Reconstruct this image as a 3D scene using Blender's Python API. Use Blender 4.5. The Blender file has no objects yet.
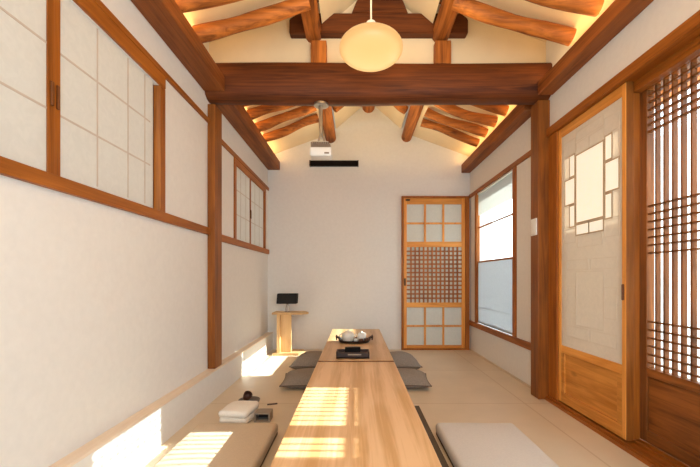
import bpy, bmesh, math, random
from mathutils import Vector, Matrix, noise
C = bpy.context.scene
COL = C.collection
R = random.Random(7)
PI = math.pi
F, VX, VY, H = 380.0, 356.0, 278.0, 0.94      # lens in pixels, vanishing point, eye height
LW, RW, BW, FW = -1.16, 1.50, 5.0, -1.3       # inner faces of the left, right, back and front walls

# ------------------------------------------------------------------ materials
def srgb(h):
    if isinstance(h, str):
        h = [int(h[i:i+2], 16) / 255 for i in (0, 2, 4)]
    return tuple(c / 12.92 if c <= .04045 else ((c + .055) / 1.055) ** 2.4 for c in h) + (1,)

def mat_base(name):
    m = bpy.data.materials.new(name); m.use_nodes = True
    nt = m.node_tree; b = nt.nodes['Principled BSDF']
    return m, nt, b

def ramp(nt, stops):
    r = nt.nodes.new('ShaderNodeValToRGB')
    e = r.color_ramp.elements
    e[0].position, e[0].color = stops[0]
    e[1].position, e[1].color = stops[-1]
    for p, c in stops[1:-1]:
        n = e.new(p); n.color = c
    return r

def wood(name, light, dark, axis='y', rough=.45, fine=28, knots=False, band=0):
    m, nt, b = mat_base(name); N = nt.nodes; L = nt.links
    tc = N.new('ShaderNodeTexCoord'); info = N.new('ShaderNodeObjectInfo')
    mul = N.new('ShaderNodeVectorMath'); mul.operation = 'SCALE'; mul.inputs[0].default_value = (7.3, 3.1, 5.7)
    L.new(info.outputs['Random'], mul.inputs['Scale'])
    add = N.new('ShaderNodeVectorMath'); L.new(tc.outputs['Object'], add.inputs[0]); L.new(mul.outputs[0], add.inputs[1])
    mp = N.new('ShaderNodeMapping'); L.new(add.outputs[0], mp.inputs[0])
    s = {'x': (1.3, fine, fine), 'y': (fine, 1.3, fine), 'z': (fine, fine, 1.3)}[axis]
    mp.inputs['Scale'].default_value = s
    n1 = N.new('ShaderNodeTexNoise'); n1.inputs['Scale'].default_value = 1; n1.inputs['Detail'].default_value = 9; n1.inputs['Roughness'].default_value = .62
    n1.inputs['Distortion'].default_value = 1.4; L.new(mp.outputs[0], n1.inputs['Vector'])
    mp2 = N.new('ShaderNodeMapping'); L.new(add.outputs[0], mp2.inputs[0])
    mp2.inputs['Scale'].default_value = tuple(1.6 if v == 1.3 else 7 for v in s)
    n2 = N.new('ShaderNodeTexNoise'); n2.inputs['Scale'].default_value = 1.2; n2.inputs['Detail'].default_value = 3
    L.new(mp2.outputs[0], n2.inputs['Vector'])
    mx = N.new('ShaderNodeMath'); mx.operation = 'MULTIPLY_ADD'; mx.inputs[1].default_value = .6
    half = N.new('ShaderNodeMath'); half.operation = 'MULTIPLY'; half.inputs[1].default_value = .4
    L.new(n2.outputs[0], half.inputs[0]); L.new(n1.outputs[0], mx.inputs[0]); L.new(half.outputs[0], mx.inputs[2])
    val = mx.outputs[0]
    if band:
        mp3 = N.new('ShaderNodeMapping'); L.new(add.outputs[0], mp3.inputs[0])
        mp3.inputs['Scale'].default_value = tuple(.35 if v == 1.3 else 2.2 for v in s)
        w = N.new('ShaderNodeTexWave'); w.wave_type = 'BANDS'; w.bands_direction = 'X' if axis != 'x' else 'Y'
        w.inputs['Scale'].default_value = band; w.inputs['Distortion'].default_value = 6; w.inputs['Detail'].default_value = 3
        w.inputs['Detail Scale'].default_value = .8
        L.new(mp3.outputs[0], w.inputs['Vector'])
        m2 = N.new('ShaderNodeMath'); m2.operation = 'MULTIPLY_ADD'; m2.inputs[1].default_value = .22
        sub = N.new('ShaderNodeMath'); sub.operation = 'SUBTRACT'; sub.inputs[1].default_value = .11
        L.new(val, sub.inputs[0]); L.new(w.outputs['Fac'], m2.inputs[0]); L.new(sub.outputs[0], m2.inputs[2]); val = m2.outputs[0]
    r = ramp(nt, [(.36, srgb(dark)), (.62, srgb(light))]); L.new(val, r.inputs[0])
    col = r.outputs[0]
    if knots:
        v = N.new('ShaderNodeTexVoronoi'); v.inputs['Scale'].default_value = 1
        mp4 = N.new('ShaderNodeMapping'); L.new(add.outputs[0], mp4.inputs[0])
        mp4.inputs['Scale'].default_value = tuple(2.6 if q == 1.3 else 5.5 for q in s); L.new(mp4.outputs[0], v.inputs['Vector'])
        kr = ramp(nt, [(.05, (.22, .16, .12, 1)), (.16, (1, 1, 1, 1))]); L.new(v.outputs['Distance'], kr.inputs[0])
        mm = N.new('ShaderNodeMix'); mm.data_type = 'RGBA'; mm.blend_type = 'MULTIPLY'; mm.inputs[0].default_value = .8
        L.new(col, mm.inputs[6]); L.new(kr.outputs[0], mm.inputs[7]); col = mm.outputs[2]
    # a little lightness change from one piece to the next
    hv = N.new('ShaderNodeHueSaturation'); mr = N.new('ShaderNodeMapRange')
    mr.inputs[3].default_value = .9; mr.inputs[4].default_value = 1.1
    L.new(info.outputs['Random'], mr.inputs[0]); L.new(mr.outputs[0], hv.inputs['Value']); L.new(col, hv.inputs['Color'])
    L.new(hv.outputs[0], b.inputs['Base Color'])
    bp = N.new('ShaderNodeBump'); bp.inputs['Strength'].default_value = .12; bp.inputs['Distance'].default_value = .004
    L.new(n1.outputs[0], bp.inputs['Height']); L.new(bp.outputs[0], b.inputs['Normal'])
    b.inputs['Roughness'].default_value = rough; b.inputs['Specular IOR Level'].default_value = .3
    return m

def plain(name, col, rough=.6, metal=0, var=.06, scale=8, bump=.0, emit=None, es=0, spec=.5, stretch=(1, 1, 1)):
    m, nt, b = mat_base(name); N = nt.nodes; L = nt.links
    tc = N.new('ShaderNodeTexCoord'); n = N.new('ShaderNodeTexNoise'); n.inputs['Scale'].default_value = scale; n.inputs['Detail'].default_value = 5
    mp = N.new('ShaderNodeMapping'); mp.inputs['Scale'].default_value = stretch
    L.new(tc.outputs['Object'], mp.inputs[0]); L.new(mp.outputs[0], n.inputs['Vector'])
    c = srgb(col); lo = tuple(v * (1 - var) for v in c[:3]) + (1,); hi = tuple(min(1, v * (1 + var)) for v in c[:3]) + (1,)
    r = ramp(nt, [(.3, lo), (.7, hi)]); L.new(n.outputs[0], r.inputs[0]); L.new(r.outputs[0], b.inputs['Base Color'])
    b.inputs['Roughness'].default_value = rough; b.inputs['Metallic'].default_value = metal
    b.inputs['Specular IOR Level'].default_value = spec
    if bump:
        bp = N.new('ShaderNodeBump'); bp.inputs['Strength'].default_value = bump; bp.inputs['Distance'].default_value = .003
        L.new(n.outputs[0], bp.inputs['Height']); L.new(bp.outputs[0], b.inputs['Normal'])
    if emit:
        b.inputs['Emission Color'].default_value = srgb(emit); b.inputs['Emission Strength'].default_value = es
    return m

def paper(name, col, trans, es=0, ecol=None, var=.05):
    m, nt, b = mat_base(name); N = nt.nodes; L = nt.links
    tc = N.new('ShaderNodeTexCoord'); n = N.new('ShaderNodeTexNoise'); n.inputs['Scale'].default_value = 22; n.inputs['Detail'].default_value = 8
    n.inputs['Distortion'].default_value = 1.5; L.new(tc.outputs['Object'], n.inputs['Vector'])
    c = srgb(col); lo = tuple(v * (1 - var) for v in c[:3]) + (1,)
    r = ramp(nt, [(.35, lo), (.65, c)]); L.new(n.outputs[0], r.inputs[0]); L.new(r.outputs[0], b.inputs['Base Color'])
    b.inputs['Roughness'].default_value = .85; b.inputs['Specular IOR Level'].default_value = .1
    t = N.new('ShaderNodeBsdfTranslucent'); L.new(r.outputs[0], t.inputs[0])
    mx = N.new('ShaderNodeMixShader'); mx.inputs[0].default_value = trans
    L.new(b.outputs[0], mx.inputs[1]); L.new(t.outputs[0], mx.inputs[2]); L.new(mx.outputs[0], N['Material Output'].inputs[0])
    if es:
        b.inputs['Emission Color'].default_value = srgb(ecol or col); b.inputs['Emission Strength'].default_value = es / (1 - trans)
    return m

def glass(name, tint='ffffff', gloss=.07):
    m, nt, b = mat_base(name); N = nt.nodes; L = nt.links
    N.remove(b)
    t = N.new('ShaderNodeBsdfTransparent'); t.inputs[0].default_value = srgb(tint)
    g = N.new('ShaderNodeBsdfGlossy'); g.inputs['Roughness'].default_value = .03
    n = N.new('ShaderNodeTexNoise'); n.inputs['Scale'].default_value = 3
    mr = N.new('ShaderNodeMapRange'); mr.inputs[3].default_value = gloss * .8; mr.inputs[4].default_value = gloss * 1.2
    L.new(n.outputs[0], mr.inputs[0])
    mx = N.new('ShaderNodeMixShader'); L.new(mr.outputs[0], mx.inputs[0])
    L.new(t.outputs[0], mx.inputs[1]); L.new(g.outputs[0], mx.inputs[2]); L.new(mx.outputs[0], N['Material Output'].inputs[0])
    return m

def sheer(name, col, clear):
    m, nt, b = mat_base(name); N = nt.nodes; L = nt.links
    t = N.new('ShaderNodeBsdfTransparent'); tl = N.new('ShaderNodeBsdfTranslucent')
    tc = N.new('ShaderNodeTexCoord'); n = N.new('ShaderNodeTexNoise'); n.inputs['Scale'].default_value = 60
    L.new(tc.outputs['Object'], n.inputs['Vector'])
    c = srgb(col); r = ramp(nt, [(.3, tuple(v * .93 for v in c[:3]) + (1,)), (.7, c)]); L.new(n.outputs[0], r.inputs[0])
    L.new(r.outputs[0], tl.inputs[0]); L.new(r.outputs[0], b.inputs['Base Color']); b.inputs['Roughness'].default_value = .9
    m1 = N.new('ShaderNodeMixShader'); m1.inputs[0].default_value = .5
    L.new(b.outputs[0], m1.inputs[1]); L.new(tl.outputs[0], m1.inputs[2])
    m2 = N.new('ShaderNodeMixShader'); m2.inputs[0].default_value = clear
    L.new(m1.outputs[0], m2.inputs[1]); L.new(t.outputs[0], m2.inputs[2]); L.new(m2.outputs[0], N['Material Output'].inputs[0])
    return m

def floor_mat_():
    m, nt, b = mat_base('lacquered_paper_floor'); N = nt.nodes; L = nt.links
    tc = N.new('ShaderNodeTexCoord'); mp = N.new('ShaderNodeMapping'); L.new(tc.outputs['Object'], mp.inputs[0])
    mp.inputs['Location'].default_value = (.18, .02, 0)
    br = N.new('ShaderNodeTexBrick'); br.offset = .0; br.inputs['Scale'].default_value = 1
    br.inputs['Brick Width'].default_value = 1.3; br.inputs['Row Height'].default_value = 1.02
    br.inputs['Mortar Size'].default_value = .006; br.inputs['Mortar Smooth'].default_value = .3
    br.inputs['Color1'].default_value = srgb('dfccb1'); br.inputs['Color2'].default_value = srgb('dcc8ac'); br.inputs['Mortar'].default_value = srgb('cdb595')
    L.new(mp.outputs[0], br.inputs['Vector'])
    n = N.new('ShaderNodeTexNoise'); n.inputs['Scale'].default_value = 5; n.inputs['Detail'].default_value = 6; L.new(tc.outputs['Object'], n.inputs['Vector'])
    r = ramp(nt, [(.3, (.93, .93, .93, 1)), (.7, (1, 1, 1, 1))]); L.new(n.outputs[0], r.inputs[0])
    mm = N.new('ShaderNodeMix'); mm.data_type = 'RGBA'; mm.blend_type = 'MULTIPLY'; mm.inputs[0].default_value = 1
    L.new(br.outputs[0], mm.inputs[6]); L.new(r.outputs[0], mm.inputs[7]); L.new(mm.outputs[2], b.inputs['Base Color'])
    b.inputs['Roughness'].default_value = .42; b.inputs['Specular IOR Level'].default_value = .35
    return m

M = {}
for ax in 'xyz':
    M['beam_' + ax] = wood('dark_pine_beam_' + ax, '743c14', '431e08', ax, .6, 30)
    M['rail_' + ax] = wood('oiled_pine_rail_' + ax, 'b0671f', '82460e', ax, .45, 34)
    M['log_' + ax] = wood('old_log_' + ax, 'c4752f', '5a2a08', ax, .6, 22, knots=True)
    M['door_' + ax] = wood('honey_pine_' + ax, 'f0a850', 'c87c2a', ax, .42, 34)
    M['dark_' + ax] = wood('brown_lattice_wood_' + ax, '9a5c28', '5f3410', ax, .45, 30)
M['plate'] = wood('brown_wall_plate', '9c5a26', '6a360e', 'y', .55, 30)
M['panel_knotty'] = wood('knotty_pine_panel', 'eba24a', 'bd7526', 'y', .42, 24, knots=True)
M['post'] = wood('pine_post', '9c5c1e', '6b380c', 'z', .45, 26)
M['pull'] = wood('pull_wood', '7d4820', '55300f', 'z', .4, 40)
M['oak'] = wood('pale_oak_board', 'dcb58a', 'c29663', 'y', .38, 46, band=1.1)
M['oak_z'] = wood('pale_oak_side', 'd8b07e', 'bf9058', 'z', .4, 40)
M['ply'] = wood('birch_ply', 'dcb583', 'c99d66', 'z', .5, 30)
M['wall'] = plain('warm_white_plaster', 'ebe6e0', .9, var=.02, scale=30, bump=.03, spec=.15)
M['ceil'] = plain('cream_plaster', 'efdab8', .9, var=.03, scale=6, bump=.05, spec=.1)
M['floor'] = floor_mat_()
M['sill'] = wood('peach_pine_sill', 'e6d3be', 'dcc2a6', 'y', .5, 30)
M['paper'] = paper('mulberry_paper', 'dfd9d1', .2, .0)
M['paper_door'] = paper('door_paper', 'e8dccd', .3, .0)
M['paper_bright'] = paper('thin_door_paper', 'fbf4e8', .4, .2, 'fff8f0')  # daylight painted in: paler paper with a faint emission
M['paper_grey'] = paper('grey_white_paper', 'e2ddd2', .2, .05)  # slight emission added as backlight; the wall behind is solid
M['shadow_bar'] = plain('backlit_bar', 'c9b8a8', .9, spec=.1)
M['glass'] = glass('clear_pane')
M['sheer'] = sheer('sheer_shade', 'cccdd0', .10)
M['blind'] = sheer('slat_blind', 'c4c0ba', .2)
M['grey_cloth'] = plain('taupe_grey_cotton', '958b82', .95, var=.12, scale=90, bump=.35, spec=.1)
M['pad_taupe'] = plain('taupe_pad_cloth', 'cdb9a0', .9, var=.05, scale=120, bump=.2, spec=.15)
M['pad_white'] = plain('off_white_pad_cloth', 'd3cbc4', .92, var=.04, scale=120, bump=.2, spec=.12)
M['pad_side'] = plain('dark_taupe_piping', '6d6055', .9, var=.08, scale=80, spec=.1)
M['mat'] = plain('dark_grey_felt', '675b4f', .95, var=.1, scale=150, bump=.2, spec=.1)
M['towel'] = plain('white_terry', 'f1e8dc', .97, var=.05, scale=160, bump=.7, spec=.05)
M['black'] = plain('matt_black', '0c0806', .7, var=.1, spec=.15)
M['shade_black'] = plain('black_lamp_cloth', '1b1716', .85, var=.15, scale=60, bump=.1)
M['charcoal'] = plain('charcoal_lacquer', '301c12', .55, var=.15)
M['brown_dark'] = wood('dark_walnut', '5a382a', '36211a', 'z', .4, 40)
M['grey_dish'] = plain('stone_grey_glaze', '6c645c', .4, var=.1, scale=20)
M['grey_box'] = plain('warm_grey_card', '958777', .8, var=.06)
M['ceramic'] = plain('ivory_ceramic', 'e9e1d3', .3, var=.03, scale=12)
M['ceramic_w'] = plain('white_glaze', 'efebe4', .22, var=.02)
M['tea'] = plain('brown_tea_canister', '6b4a3a', .4, var=.1)
M['chrome'] = plain('brushed_steel', 'c9c4bc', .25, 1, var=.05, scale=40)
M['silver'] = plain('silver_metal', 'b5afa5', .3, .9, var=.04)
M['white_plastic'] = plain('white_plastic', 'f0ece6', .35, var=.02)
M['grey_plastic'] = plain('grey_plastic', '8a7460', .5, var=.1, scale=30)
M['iron'] = plain('black_iron', '2a2019', .45, .6, var=.15, scale=40)
M['lamp'] = plain('glowing_opal_glass', '6e5634', .4, var=.02, emit='ffbe7c', es=.57)
M['cord'] = plain('white_flex', 'e8e0d4', .5)
M['out_wall'] = plain('whitewashed_wall', 'f4f1ec', .9, var=.03, scale=4)
M['out_ground'] = plain('pale_gravel', 'c9c1b6', .95, var=.12, scale=50)
M['eave'] = plain('eave_orange_pine', 'e08a45', .6, var=.12, scale=6)  # bright orange stands in for sunlight on the beam
M['soffit'] = plain('slate_blue_soffit', '8c95a8', .8, var=.1, scale=6)

# ------------------------------------------------------------------ mesh building
class MB:
    def __init__(s): s.bm = bmesh.new()
    def box(s, x0, x1, y0, y1, z0, z1, bev=0, seg=2, rot=None, pivot=None):
        b = bmesh.new()
        bmesh.ops.create_cube(b, size=1)
        for v in b.verts:
            v.co = Vector(((x0 + x1) / 2 + v.co.x * (x1 - x0), (y0 + y1) / 2 + v.co.y * (y1 - y0), (z0 + z1) / 2 + v.co.z * (z1 - z0)))
        if bev:
            bev = min(bev, .49 * min(abs(x1 - x0), abs(y1 - y0), abs(z1 - z0)))
            bmesh.ops.bevel(b, geom=list(b.edges), offset=bev, segments=seg, affect='EDGES', profile=.5)
        if rot:
            p = Vector(pivot or ((x0 + x1) / 2, (y0 + y1) / 2, (z0 + z1) / 2))
            bmesh.ops.rotate(b, verts=b.verts, cent=p, matrix=rot)
        s._merge(b); return s
    def _merge(s, b):
        me = bpy.data.meshes.new('tmp'); b.to_mesh(me); b.free(); s.bm.from_mesh(me); bpy.data.meshes.remove(me)
    def tube(s, pts, rad, seg=12, cap=True, wob=0, seed=0):
        pts = [Vector(p) for p in pts]; n = len(pts)
        rads = rad if isinstance(rad, (list, tuple)) else [rad] * n
        rings = []; up = None
        for i, p in enumerate(pts):
            t = (pts[min(i + 1, n - 1)] - pts[max(i - 1, 0)]).normalized()
            if up is None:
                up = Vector((0, 0, 1)) if abs(t.z) < .9 else Vector((1, 0, 0))
            a = t.cross(up).normalized(); c = a.cross(t).normalized(); up = c
            ring = []
            for k in range(seg):
                an = 2 * PI * k / seg
                r = rads[i] * (1 + wob * noise.noise(Vector((math.cos(an) * 1.2 + seed * 3.1, math.sin(an) * 1.2 + seed, i * .35))))
                ring.append(s.bm.verts.new(p + a * math.cos(an) * r + c * math.sin(an) * r))
            rings.append(ring)
        for i in range(n - 1):
            for k in range(seg):
                s.bm.faces.new((rings[i][k], rings[i][(k + 1) % seg], rings[i + 1][(k + 1) % seg], rings[i + 1][k]))
        if cap:
            s.bm.faces.new(rings[0][::-1]); s.bm.faces.new(rings[-1])
        return s
    def lathe(s, prof, c, seg=24, sx=1, sy=1):
        rings = []
        for r, z in prof:
            rings.append([s.bm.verts.new((c[0] + sx * r * math.cos(2 * PI * k / seg), c[1] + sy * r * math.sin(2 * PI * k / seg), c[2] + z)) for k in range(seg)])
        for i in range(len(rings) - 1):
            for k in range(seg):
                s.bm.faces.new((rings[i][k], rings[i][(k + 1) % seg], rings[i + 1][(k + 1) % seg], rings[i + 1][k]))
        if prof[0][0] > 1e-5: s.bm.faces.new(rings[0][::-1])
        if prof[-1][0] > 1e-5: s.bm.faces.new(rings[-1])
        return s
    def prism(s, poly, a0, a1, axis='y', bev=0):
        # poly: 2-D outline; extruded along axis from a0 to a1
        b = bmesh.new()
        def P(u, v, a): return {'y': (u, a, v), 'x': (a, u, v), 'z': (u, v, a)}[axis]
        A = [b.verts.new(P(u, v, a0)) for u, v in poly]; B = [b.verts.new(P(u, v, a1)) for u, v in poly]
        n = len(poly)
        b.faces.new(A); b.faces.new(B[::-1])
        for i in range(n): b.faces.new((A[i], B[i], B[(i + 1) % n], A[(i + 1) % n]))
        if bev: bmesh.ops.bevel(b, geom=list(b.edges), offset=bev, segments=2, affect='EDGES')
        s._merge(b); return s

def put(name, mb, mat, parent=None, smooth=False, label=None, rotz=None):
    """links what mb holds as ONE mesh object; coordinates are world ones, moved into the parent's frame"""
    bm = mb.bm
    bmesh.ops.remove_doubles(bm, verts=bm.verts, dist=1e-6)
    bmesh.ops.recalc_face_normals(bm, faces=bm.faces)
    if parent is not None:
        off = Vector(parent['at'])
    else:
        zs = [v.co.z for v in bm.verts]; xs = [v.co.x for v in bm.verts]; ys = [v.co.y for v in bm.verts]
        off = Vector(((min(xs) + max(xs)) / 2, (min(ys) + max(ys)) / 2, min(zs)))
    for v in bm.verts: v.co -= off
    me = bpy.data.meshes.new(name); bm.to_mesh(me); bm.free()
    me.materials.append(mat)
    if smooth:
        for p in me.polygons: p.use_smooth = True
        me.set_sharp_from_angle(angle=math.radians(42))
    o = bpy.data.objects.new(name, me); COL.objects.link(o)
    o['at'] = tuple(off)
    if parent is not None: o.parent = parent
    else: o.location = off
    if label: o['label'] = label
    return o

def tag(o, label, cat, group=None, kind=None):
    o['label'] = label; o['category'] = cat
    if group: o['group'] = group
    if kind: o['kind'] = kind
    return o

def thing(name, loc, label, cat, group=None, kind=None):
    o = bpy.data.objects.new(name, None); COL.objects.link(o); o.location = loc; o['at'] = tuple(loc)
    o.empty_display_size = .1
    return tag(o, label, cat, group, kind)

def sub(name, mb, mat, part, **k):
    """a sub-part: a part's own origin equals its thing's, so the same frame serves"""
    return put(name, mb, mat, part, **k)

def kids(o): return [c for c in bpy.data.objects if c.parent == o]

def copy_tree(o, parent=None):
    c = o.copy(); COL.objects.link(c); c.parent = parent
    for ch in kids(o):
        if ch is not c: copy_tree(ch, c)
    return c

def struct(name, mb, mat, label, cat, smooth=False):
    return tag(put(name, mb, mat, smooth=smooth), label, cat, None, 'structure')

# ------------------------------------------------------------------ the room shell
PX = (-.335, .665)           # the two mid purlins
RX = .165                    # the ridge
def ceil_z(x):
    a = abs(x - RX)
    return 3.27 - .86 * a if a < .5 else 2.84 - .365 * (a - .5)
prof = [(LW - .1, ceil_z(LW - .1)), (PX[0], ceil_z(PX[0])), (RX, ceil_z(RX)), (PX[1], ceil_z(PX[1])), (RW + .2, ceil_z(RW + .2))]

struct('floor', MB().prism([(LW - .1, FW - .1), (1.46, FW - .1), (1.46, 2.94), (RW + .05, 2.94), (RW + .05, BW + .1), (LW - .1, BW + .1)], -.12, 0, 'z'), M['floor'], 'beige lacquered paper floor of large overlapping sheets', 'floor')
for x0, x1, nm in ((LW - .1, PX[0] - .0725, 'lower left'), (PX[0] + .0725, RX - .09, 'upper left'), (RX + .09, PX[1] - .0725, 'upper right'), (PX[1] + .0725, RW + .2, 'lower right')):
    c = MB()
    # the plaster steps up into a recess just in front of the gable infill
    low = nm.startswith('lower')
    for y0, y1, up in (((FW - .1, 2.62, 0), (2.58, 3.03, .27), (3.01, BW + .1, 0)) if low else ((FW - .1, BW + .1, 0),)):
        a, b = ceil_z(x0) + up, ceil_z(x1) + up
        c.prism([(x0, a), (x1, b), (x1, b + .04), (x0, a + .04)], y0, y1)
    if low:
        for y0, y1 in ((2.58, 2.60), (3.03, 3.05)):
            c.prism([(x0, ceil_z(x0)), (x1, ceil_z(x1)), (x1, ceil_z(x1) + .31), (x0, ceil_z(x0) + .31)], y0, y1)
    struct('ceiling', c, M['ceil'], 'cream plaster ceiling panel between the log rafters, %s slope' % nm, 'ceiling')
rp_ = [(LW - .3, 2.85), (RX, 3.72), (RW + .35, 2.85)]
struct('roof', MB().prism(rp_ + [(x, z + .08) for x, z in rp_[::-1]], FW - .2, BW + .2), M['beam_y'], 'roof boarding above the plaster', 'roof')
gable = [(LW - .1, -.1), (LW - .1, 2.84), (RX, 3.66), (RW + .2, 2.84), (RW + .2, -.1)]
struct('wall_back', MB().prism(gable, BW, BW + .12), M['wall'], 'plain warm white back wall with gable top', 'wall')
struct('wall_front', MB().prism(gable, FW - .12, FW), M['wall'], 'white wall behind the viewer', 'wall')
zt = 2.50
W1 = (.70, 2.27, 1.33, 2.075); W2 = (3.64, 4.84, 1.31, 2.075)
lw = MB()
for y0, y1, z0, z1 in ((FW, BW, 0, 1.31), (FW, BW, 2.075, zt), (FW, W1[0], 1.31, 2.075), (W1[1], W2[0], 1.31, 2.075), (W2[1], BW, 1.31, 2.075)):
    lw.box(LW - .1, LW, y0, y1, z0, z1)
lw.box(LW - .1, LW, 2.56, 3.06, zt, 2.84)
struct('wall_left', lw, M['wall'], 'white plaster wall on the left below and around paper windows', 'wall')
W3 = (3.57, 4.75, .385, 1.99)
rwm = MB()
for y0, y1, z0, z1 in ((2.88, BW, 0, .37), (2.88, BW, 1.98, zt), (2.88, W3[0], .37, 1.98), (W3[1], BW, .37, 1.98), (FW, 2.88, 2.06, zt)):
    rwm.box(RW, RW + .2, y0, y1, z0, z1)
rwm.box(RW, RW + .08, FW, 1.26, 0, 2.06)
rwm.box(RW, RW + .2, 2.56, 3.06, zt, 2.84)
struct('wall_right', rwm, M['wall'], 'white plaster wall on the right above the doors and around the blind window', 'wall')
# plaster infill above the cross beam
inf = [(LW, 2.40)] + [(x, z + .02) for x, z in prof[1:4]] + [(RW, 2.40)]
inf = [(LW, 2.40), (LW, 2.80), (PX[0], 3.10), (RX, 3.30), (PX[1], 3.10), (RW, 2.80), (RW, 2.40)]
struct('wall_upper', MB().prism(inf, 3.0, 3.04), M['ceil'], 'cream plaster gable infill above the dark cross beam', 'wall')

# low ledge along the left wall
ld = thing('trim_1', (-1.12, 2, 0), 'low white ledge with a pale wood top along the left wall', 'ledge', None, 'structure')
put('ledge_body', MB().box(LW, -1.094, FW, BW, 0, .215), M['wall'], ld)
put('ledge_top', MB().box(LW, -1.091, FW, BW, .215, .23, .003), M['sill'], ld)

# skirting strip at the right wall and back wall
struct('baseboard_right', MB().box(RW - .012, RW, 3.06, BW, 0, .012), M['floor'], 'low floor paper upstand along the right wall', 'skirting')

# ------------------------------------------------------------------ timber frame
def timber(name, mb, mat, label, cat, group=None, smooth=False):
    return tag(put(name, mb, mat, smooth=smooth), label, cat, group)

timber('plate_beam', MB().box(LW, -1.0, FW, 2.9, 2.365, 2.475, .006), M['plate'], 'dark timber wall plate running along the left wall, in front of the cross beam', 'beam')
timber('plate_beam', MB().box(LW, -1.0, 3.12, BW, 2.36, 2.47, .006), M['plate'], 'dark timber wall plate on the left wall, beyond the cross beam', 'beam')
timber('plate_beam', MB().box(1.385, RW, FW, 2.9, 2.335, 2.43, .006), M['plate'], 'dark timber wall plate running along the right wall, in front of the cross beam', 'beam')
timber('plate_beam', MB().box(1.385, RW, 3.12, BW, 2.32, 2.43, .006), M['plate'], 'dark timber wall plate on the right wall, beyond the cross beam', 'beam')

# cross beam: squared log with rounded under-edge, slightly arched
cb = MB()
secs = []
NX = 26
for i in range(NX + 1):
    x = LW + (RW - LW) * i / NX
    u = (x - LW) / (RW - LW)
    zt_ = 2.592 + .012 * math.sin(u * 7) * .4
    zb = 2.315 + .03 * max(0, abs(u - .45) * 2 - .75) + .006 * math.sin(u * 9 + 1)
    y0, y1 = 2.90, 3.10
    ring = [(y0 + .02, zt_), (y0 + .004, zt_ - .02), (y0, zt_ - .09), (y0 + .003, zb + .07), (y0 + .02, zb + .028), (y0 + .055, zb + .006), (y0 + .1, zb), (y1 - .05, zb + .008), (y1 - .01, zb + .035), (y1, zb + .08), (y1, zt_)]
    secs.append([cb.bm.verts.new((x, y, z)) for y, z in ring])
for a, b in zip(secs, secs[1:]):
    n = len(a)
    for k in range(n): cb.bm.faces.new((a[k], a[(k + 1) % n], b[(k + 1) % n], b[k]))
cb.bm.faces.new(secs[0]); cb.bm.faces.new(secs[-1][::-1])
timber('cross_beam', cb, M['beam_x'], 'massive dark timber cross beam spanning the room between the two posts', 'beam', smooth=True)

timber('post', MB().box(LW, -1.10, 2.965, 3.12, .23, 2.30, .005), M['post'], 'square pine post on the left wall, standing on the low ledge', 'post')
timber('post', MB().box(1.41, 1.525, 2.94, 3.07, 0, 2.32, .005), M['post'], 'square pine post on the right, standing on the floor beside the paper door', 'post')

def log(p0, p1, r, bend=0, seed=0, n=10, r1=None, drop=0, wob=.12):
    p0, p1 = Vector(p0), Vector(p1); pts = []; rr = []
    for i in range(n + 1):
        t = i / n; p = p0.lerp(p1, t)
        p.z += bend * math.sin(PI * t) + .008 * math.sin(t * 6 + seed * 2)
        p.y += .01 * math.sin(t * 5 + seed)
        p.z += drop * max(0, (p.y - 2.9) / 2.1)
        pts.append(p); rr.append(r + ((r1 or r) - r) * t + .003 * math.sin(t * 9 + seed * 1.7))
    return MB().tube(pts, rr, 14, wob=wob, seed=seed)
for sgn, nm in ((0, 'left'), (1, 'right')):
    timber('purlin', log((PX[sgn], FW, 2.862), (PX[sgn], BW - .002, 2.862), .068, 0, sgn + 3, 30, drop=-.075, wob=.04), M['log_y'],
           'round log purlin running towards the viewer over the %s short post' % nm, 'purlin', smooth=True)
timber('ridge_purlin', log((RX, FW, 3.20), (RX, BW - .002, 3.20), .086, 0, 9, 24, wob=.03), M['log_y'], 'round log ridge purlin at the peak of the roof, its end seen below the beam', 'purlin', smooth=True)

# short posts, collar and king block over the cross beam
timber('short_post', MB().box(-.35, -.228, 2.93, 3.05, 2.595, 2.775, .006), M['log_z'], 'short square post on the cross beam, left of the globe lamp', 'post')
timber('short_post', MB().box(.612, .735, 2.93, 3.05, 2.595, 2.775, .006), M['log_z'], 'short square post on the cross beam, right of the globe lamp', 'post')
col_ = [(-.515, 2.83), (.865, 2.83), (.865, 2.94), (.81, 2.985), (-.44, 2.985), (-.515, 2.94)]
timber('collar_beam', MB().prism(col_, 2.93, 3.06, bev=.006), M['beam_x'], 'short dark collar beam carried on the two short posts behind the globe lamp', 'beam')
timber('king_block', MB().prism([(-.035, 2.988), (.405, 2.988), (.36, 3.10), (.01, 3.10)], 2.94, 2.998, bev=.006), M['beam_x'], 'dark trapezoid timber block standing on the collar beam under the ridge', 'block')

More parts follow.
